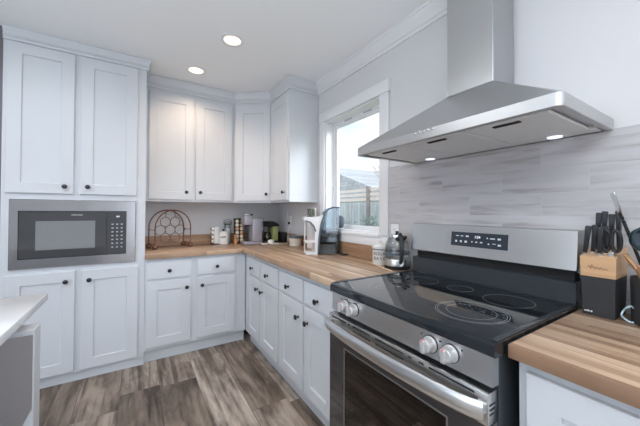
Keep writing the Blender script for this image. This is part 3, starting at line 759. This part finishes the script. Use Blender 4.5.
outlet(-.372, 1.165, 'white wall outlet with a plugged cord under corner cabinets', plug=True)
outlet(-2.010, 1.135, 'white wall outlet on the tile behind the kettle', x=-.0105)

# white dispenser with smoky tank
def dispenser():
    t = thing('water_dispenser', 'white countertop dispenser with smoky blue curved tank below the window', 'dispenser', (-.145, -1.310, CT), -.38)
    # side profile in xz, thickness along y; faces -x
    body = [(-.085, 0), (-.062, 0), (-.055, .12), (-.035, .22), (-.005, .30), (.030, .345), (.010, .350), (-.020, .322), (-.100, .315), (-.178, .318), (-.182, .292), (-.160, .284), (-.118, .268), (-.094, .235), (-.085, .18)]
    MB().prism(body, 'xz', -.065, .085).build('body', M['whiteplastic'], t, ang=50)
    MB().tube([(-.165, -.066, .286), (-.125, -.066, .272), (-.095, -.066, .240), (-.080, -.066, .195)], .006, 8).build('spout_trim', M['slate'], t)
    MB().box(-.165, -.071, -.060, .080, .100, .112, .004, 2).build('cup_shelf', M['whiteplastic'], t)
    MB().box(-.165, -.071, -.060, .080, 0, .018, .004, 2).build('foot', M['whiteplastic'], t)
    MB().box(-.160, -.150, .068, .078, .018, .285, .003, 1).build('rear_post', M['whiteplastic'], t)
    tank = [(-.057, .004), (.120, .004), (.124, .05), (.124, .395), (.075, .398), (.032, .385), (-.006, .335), (-.034, .25), (-.050, .14)]
    tk = MB().prism(tank, 'xz', -.066, .086).build('tank', M['smoke'], t, ang=50)
    edge = [(x, -.066, z) for x, z in ((-.058, .004), (-.052, .14), (-.036, .25), (-.008, .335), (.030, .387), (.075, .400), (.124, .398))]
    MB().tube(edge, .007, 8).build('tank_rim', M['slate'], t)
    MB().tube([(.100, -.067, .008), (.102, -.067, .20), (.100, -.067, .39)], .003, 8).build('tank_seam', M['clearglass'], tk)
    MB().prism([(-.045, .010), (.112, .010), (.112, .195), (-.036, .195)], 'xz', -.060, .080).build('water', glassmat('dark_water', (.30, .40, .46), .03, .02), tk)
    MB().lathe([(.040, 0), (.056, .010), (.056, .036), (.044, .050), (0, .054)], (0, 0, 0), 'x', 28).build('filter_cap', M['slate'], t, loc=(.1245, -.008, .275))
    MB().tube([(.120, -.07, .012), (.150, -.10, .006), (.185, -.125, .006), (.150, -.155, .006), (.115, -.135, .006)], .004, 8).build('power_cord', M['slot'], t)
dispenser()
t = thing('picture_card', 'small picture of greenery propped on wall behind the white dispenser', 'picture', (-.030, -.985, CT), RR)
MB().box(-.080, .080, -.050, .006, 0, .300, .002, 1).build('stand_box', M['whiteplastic'], t)
MB().box(-.074, .074, -.0515, -.0495, .300, .392).build('print', M['picture'], t)
MB().box(-.080, .080, -.0495, -.040, .294, .398, .002, 1).build('backing', M['whiteplastic'], t)

# enamel tin
def tin():
    t = thing('storage_tin', 'white enamel tin with dark two line lettering beside the kettle', 'tin', (-.090, -1.945, CT), 0)
    MB().lathe([(.050, 0), (.052, .003), (.052, .112), (.054, .116)], seg=32).build('body', M['ceramic'], t)
    l = MB().lathe([(.056, .114), (.056, .126), (.048, .136), (.014, .142), (.010, .146)], seg=32).build('lid', M['ceramic'], t)
    MB().lathe([(.005, .145), (.012, .152), (.011, .162), (0, .165)], seg=16).build('lid_knob', M['ceramic'], l)
    MB().rings([[(r*math.cos(2*PI*k/32), r*math.sin(2*PI*k/32), z) for k in range(32)] for r, z in ((.0525, .103), (.0533, .103), (.0533, .109), (.0525, .109))], closed=True).build('band', M['slate'], t)
    ca = math.atan2(-3.42+1.935, -1.51+.098)
    for word, zz in (('ROUX', .078), ('BASE', .046)):
        for i, ch in enumerate(word):
            a = ca+(i-1.5)*.42-.12
            text_obj('lettering', ch, .030, M['slot'], t, (.0523*math.cos(a), .0523*math.sin(a), zz), (PI/2, 0, a+PI/2))
tin()
def kettle():
    ka = math.atan2(-3.42+2.09, -1.51+.095)      # direction to the open room side
    t = thing('kettle', 'glass electric kettle with steel base and black handle beside the range', 'kettle', (-.090, -2.100, CT), 0)
    MB().lathe([(.080, 0), (.082, .003), (.082, .012), (.072, .018)], seg=36).build('power_base', M['blackplastic'], t)
    MB().lathe([(.070, .018), (.078, .022), (.079, .060), (.077, .064)], seg=36).build('steel_band', M['steel'], t)
    MB().lathe([(.0772, .0642), (.078, .10), (.072, .155), (.056, .195), (.050, .200)], seg=36, cap0=False, cap1=False).build('glass_body', M['clearglass'], t)
    MB().lathe([(.0785, .092), (.0795, .094), (.0795, .104), (.0785, .106)], seg=36, cap0=False, cap1=False).build('water_mark', M['slate'], t)
    l = MB().lathe([(.051, .199), (.052, .204), (.048, .216), (.025, .222), (0, .223)], seg=32).build('lid', M['chrome'], t)
    MB().lathe([(.010, .222), (.010, .230), (.015, .236), (.0, .240)], seg=16).build('lid_knob', M['blackplastic'], l)
    MB().tube([(-.0, 0, .19), (.0, -.050, .195), (.0, -.074, .205)], [.016, .018, .010], 10).build('spout', M['blackplastic'], t)
    hx, hy = math.cos(ka+.25), math.sin(ka+.25)
    P = [(.045, .214), (.075, .222), (.098, .205), (.108, .165), (.108, .11), (.100, .060), (.082, .045)]
    MB().tube([(hx*r, hy*r, z) for r, z in P], [.010, .012, .014, .014, .013, .012, .009], 10).build('handle', M['blackplastic'], t)
kettle()
tag(MB().tube([(-.118, -1.86, .0045), (-.165, -2.02, .0045), (-.205, -2.165, .0045)], [.0045, .0045, .0040], 8).build('wooden_stick', M['stickwood'], loc=(0, 0, CT)),
    'thin pale wooden stick lying on the worktop in front of the kettle', 'stick')

# knife block
def knife_block():
    t = thing('knife_block', 'black knife block with pale wooden top full of knives', 'knife block', (-.086, -3.082, CT), 0)
    def rect(x0, x1, y0, y1, z, zb=None): return [(x0, y0, z), (x1, y0, z if zb is None else zb), (x1, y1, z if zb is None else zb), (x0, y1, z)]
    MB().rings([rect(-.064, .066, -.040, .042, 0), rect(-.068, .070, -.044, .046, .138, .138)]).build('base', M['block'], t, ang=20)
    top = MB().rings([rect(-.0685, .0705, -.0445, .0465, .1382), rect(-.070, .072, -.046, .048, .207, .236), rect(-.066, .068, -.042, .044, .210, .239)]).build('wooden_top', M['beech'], t, ang=20)
    # scrawled mark burnt into the wood and a small mark on the base
    pts = []
    for k in range(40):
        u = k/39; pts.append((-.0702, .026-.052*u, .172-.004*u+.005*math.sin(u*30)*(1-.6*u)+(.010 if 6 < k < 9 else 0)))
    MB().tube(pts, .0007, 5).build('burnt_script', mat('burnt_brown', (.16, .08, .04), .7), top)
    for k in range(5): MB().box(-.0672, -.0655, .036-.0045*k-.0016, .036-.0045*k+.0016, .012+.001*(k % 2), .016+.001*(k % 3)).build('small_mark', M['print'], t)
    # shears beside knives are their own thing
knife_block()
def knife(x, y, z, h, lean_y, lean_x, label, wd=.0095):
    t = thing('kitchen_knife', label, 'knife', (-.086+x, -3.082+y, CT+z), 0, 'knives in the wooden knife block')
    t.rotation_euler = (lean_x, lean_y, 0)
    MB().box(-.0012, .0012, -.009, .009, -.07, .0, 0).build('blade', M['chrome'], t)
    MB().box(-.0048, .0048, -.0065, .0065, .0, .016, .002, 1).build('bolster', M['chrome'], t)
    mb = MB().rings([[(sx*a, sy*b+o, zz) for sx, sy in ((-1, -1), (1, -1), (1, 1), (-1, 1))] for a, b, zz, o in ((.0046, .0052, .016, 0), (.0055, .0058, .03, 0), (.0058, .0060, h*.6, .001), (.0066, .0076, h-.004, .002), (.005, .006, h, .002))])
    mb.build('handle', M['blackplastic'], t)
L1 = 'black handled knife in the '
knife(-.052, .040, .206, .112, -.13, .16, 'black handled knife at the front left of the wooden knife block')
knife(-.034, .022, .209, .112, -.13, .12, 'black handled knife just behind the front left one in the block')
knife(-.052, .000, .206, .108, -.13, .10, 'short black handled knife at the front middle of the knife block')
knife(-.034, -.012, .209, .108, -.13, .07, 'short black handled knife behind the front middle one')
knife(.012, .024, .214, .150, -.10, .10, 'tall black handled knife at the back left of the knife block')
knife(.020, .006, .217, .152, -.10, .07, 'tall black handled knife at the top middle of the knife block')
knife(.022, -.014, .217, .142, -.09, .05, 'black handled knife at the back right, ahead of the rearmost')
knife(.042, -.030, .222, .150, -.09, .03, 'black handled knife at the rear right corner of the block')
def shears():
    t = thing('kitchen_shears', 'black handled kitchen shears standing in the knife block', 'scissors', (-.086-.050, -3.082-.030, CT+.206), 0)
    t.rotation_euler = (.02, -.12, 0)
    MB().box(-.0015, .0015, -.007, .007, -.07, .022).build('blades', M['chrome'], t)
    MB().lathe([(.006, -.004), (.006, .004)], (0, 0, .016), 'x', 14).build('pivot', M['chrome'], t)
    for s in (-1, 1):
        pts = [(s*.003, s*.013+.013*s*math.cos(2*PI*k/20)*.9, .062+.036*math.sin(2*PI*k/20)) for k in range(20)]
        MB().tube(pts, .0058, 8, closed=True).build('handle_loop', M['blackplastic'], t)
shears()

# utensil crock and what stands in it
UX, UY = -.100, -3.222
t = thing('utensil_crock', 'black utensil crock at the right edge holding spoons', 'crock', (UX, UY, CT))
MB().rings([[(r*math.cos(2*PI*k/36), r*math.sin(2*PI*k/36), z) for k in range(36)] for r, z in ((.066, 0), (.070, .004), (.072, .148), (.070, .152), (.066, .148), (.064, .008))], cap0=True, cap1=True).build('pot', M['block'], t)
def spoon(x, y, tip, hw, label, mname, flat=.006, hl=.075):
    tp = Vector(tip); b = Vector((x, y, .012)); d = (tp-b); L = d.length
    t = thing('spoon', label, 'spoon', (UX+x, UY+y, CT+.012), 0, 'utensils in the black crock')
    t.rotation_euler = d.to_track_quat('Z', 'Y').to_euler()
    MB().tube([(0, 0, 0), (0, 0, L*.5), (0, 0, L-hl)], [.006, .006, .0065], 10).build('handle', M[mname], t)
    prof = [(.0065, L-hl-.004), (hw*.7, L-hl+.018), (hw, L-hl*.5), (hw*.8, L-.014), (hw*.25, L)]
    MB().rings([[(a*math.cos(2*PI*k/16), flat*math.sin(2*PI*k/16)+.004*(1-abs(math.cos(2*PI*k/16))), z) for k in range(16)] for a, z in prof]).build('bowl', M[mname], t)
spoon(.004, -.03, (-.040, .078, .225), .017, 'wooden spoon leaning left in the black crock', 'spoon')
spoon(.018, -.008, (-.072, .038, .195), .016, 'second wooden spoon leaning over the front of the crock', 'spoon')
def ladle():
    t = thing('ladle', 'dark teal silicone ladle head above the black crock', 'ladle', (UX, UY, CT+.014), 0, 'utensils in the black crock')
    MB().tube([(0, 0, 0), (-.01, .02, .12), (-.02, .03, .22)], .007, 10).build('handle', M['navy'], t)
    prof = [(.008, -.042), (.024, -.037), (.038, -.021), (.044, 0), (.041, .005), (.035, -.016), (.022, -.031), (0, -.035)]
    h = MB().lathe(prof, seg=28).build('bowl', M['navy'], t, loc=(-.050, .022, .264))
    h.rotation_euler = (.5, -1.5, .3)
    for k in range(4):
        MB().tube([(-.078, .030-.018*k, .236+.010*k), (-.090, .020-.018*k, .250+.008*k), (-.085, .008-.018*k, .264+.006*k)], .0045, 8).build('prong', M['navy'], t)
ladle()
def turner():
    b = Vector((.02, .0, .012)); tp = Vector((-.030, .108, .432)); d = tp-b; L = d.length
    t = thing('spatula', 'shiny steel spatula rising tallest from the black crock', 'spatula', (UX+b.x, UY+b.y, CT+b.z), 0, 'utensils in the black crock')
    q = d.to_track_quat('Z', 'Y'); t.rotation_euler = q.to_euler()
    MB().tube([(0, 0, 0), (0, 0, L-.10)], .0048, 8).build('handle', M['slot'], t)
    MB().rings([[(-w, -.0012, z), (w, -.0012, z), (w, .0012, z), (-w, .0012, z)] for w, z in ((.006, L-.105), (.020, L-.08), (.026, L-.01), (.024, L))]).build('blade', M['chrome'], t)
turner()
tag(MB().tube([(.004*math.sin(5*PI*k/15)+.0, .021*math.cos(2*PI*k/30)*(1-.35*math.sin(2*PI*k/30)), .029+.0255*math.sin(2*PI*k/30)) for k in range(30)], .0028, 8, closed=True).build('cable_loop', M['cable'], loc=(-.135, -3.158, CT)),
    'loop of pale blue wire standing between knife block and crock', 'wire')

# ------------------------------------------------------------------ outside the window
struct('ground', MB().box(.6, 30, -12, 30, -.7, -.6), M['ground'])
def fence():
    t = thing('garden_fence', 'weathered board fence with pale top rails outside the window', 'fence', (4.2, 3.2, -.6))
    MB().box(0, .03, -5, 5, 0.02, 2.16).build('boards', M['fence'], t)
    for z in (2.20, 2.34, 2.48): MB().box(-.02, .05, -5, 5, z, z+.085).build('rail', M['fencerail'], t)
    for k in range(6): MB().box(-.06, .04, -4.2+k*1.95, -4.2+k*1.95+.11, 0, 2.62).build('post', M['bark'], t)
fence()
def shrub(x, y, h, label):
    rnd = random.Random(int(x*100+y*37))
    t = thing('shrub', label, 'shrub', (x, y, -.6), 0, 'shrubs along the garden fence')
    bm = bmesh.new()
    for k in range(700):
        a, u = rnd.random()*2*PI, rnd.random(); rad = .48*math.sqrt(rnd.random())*(1-.4*u); z = .15+h*u
        c = Vector((rad*math.cos(a), rad*math.sin(a), z)); d1 = Vector((rnd.uniform(-1, 1), rnd.uniform(-1, 1), rnd.uniform(-.4, 1))).normalized(); d2 = d1.orthogonal().normalized()
        s = rnd.uniform(.03, .06)
        bm.faces.new([bm.verts.new(c+v) for v in (-d1*s, d2*s*.5, d1*s, -d2*s*.5)])
    me = bpy.data.meshes.new('foliage'); bm.to_mesh(me); bm.free(); me.materials.append(M['leaf'])
    f = bpy.data.objects.new('foliage', me); C.objects.link(f); f.parent = t
    MB().tube([(0, 0, 0), (.02, .01, h*.5), (0, 0, h*.9)], [.03, .02, .008], 8).build('stem', M['bark'], t)
shrub(3.5, 4.15, 1.75, 'leafy grey green shrub at the left of the fence')
shrub(3.5, 3.10, 1.45, 'low leafy shrub before the middle of the fence')
shrub(3.5, 2.05, 1.6, 'leafy shrub at right end of the fence view')
def houses():
    # grey shingled gable
    t = thing('neighbour_house', 'neighbouring house with grey shingled roof beyond the fence', 'house', (9.5, 12.5, -.6))
    MB().box(0, 6, -3.5, 6.5, 0, 2.5).build('wall', M['siding'], t)
    MB().prism([(-6.4, 2.45), (8.8, 2.45), (1.2, 5.1), ], 'yz', -.4, 6.4).build('roof', M['shingle'], t, smooth=False)
    t = thing('neighbour_house', 'farther house with wide pale blue roof behind the shingled one', 'house', (16.5, 24, -.6))
    MB().box(0, 16, -6, 6, 0, 3.8).build('wall', M['siding'], t)
    MB().prism([(-7, 3.7), (7, 3.7), (7, 3.85), (0, 6.85), (-7, 3.85)], 'yz', -.5, 16.5).build('roof', M['bluemetal'], t, smooth=False)
houses()
def bare_tree():
    rnd = random.Random(5)
    t = thing('bare_tree', 'leafless tree with thin twigs rising behind the fence', 'tree', (6.2, 3.75, -.6))
    mb = MB()
    def br(p, d, l, r, n):
        q = p+d*l*.5+Vector((rnd.uniform(-1, 1), rnd.uniform(-1, 1), 0))*l*.06; e = p+d*l
        mb.tube([p, q, e], [r, r*.85, r*.65], 5)
        if n:
            for k in range(3):
                nd = (d+Vector((rnd.uniform(-1, 1), rnd.uniform(-1, 1), rnd.uniform(-.2, .7)))*.75).normalized()
                br(e if k else q, nd, l*rnd.uniform(.6, .8), r*.55, n-1)
    br(Vector((0, 0, 0)), Vector((0, 0, 1)), 1.5, .05, 5)
    mb.build('branches', M['bark'], t)
bare_tree()
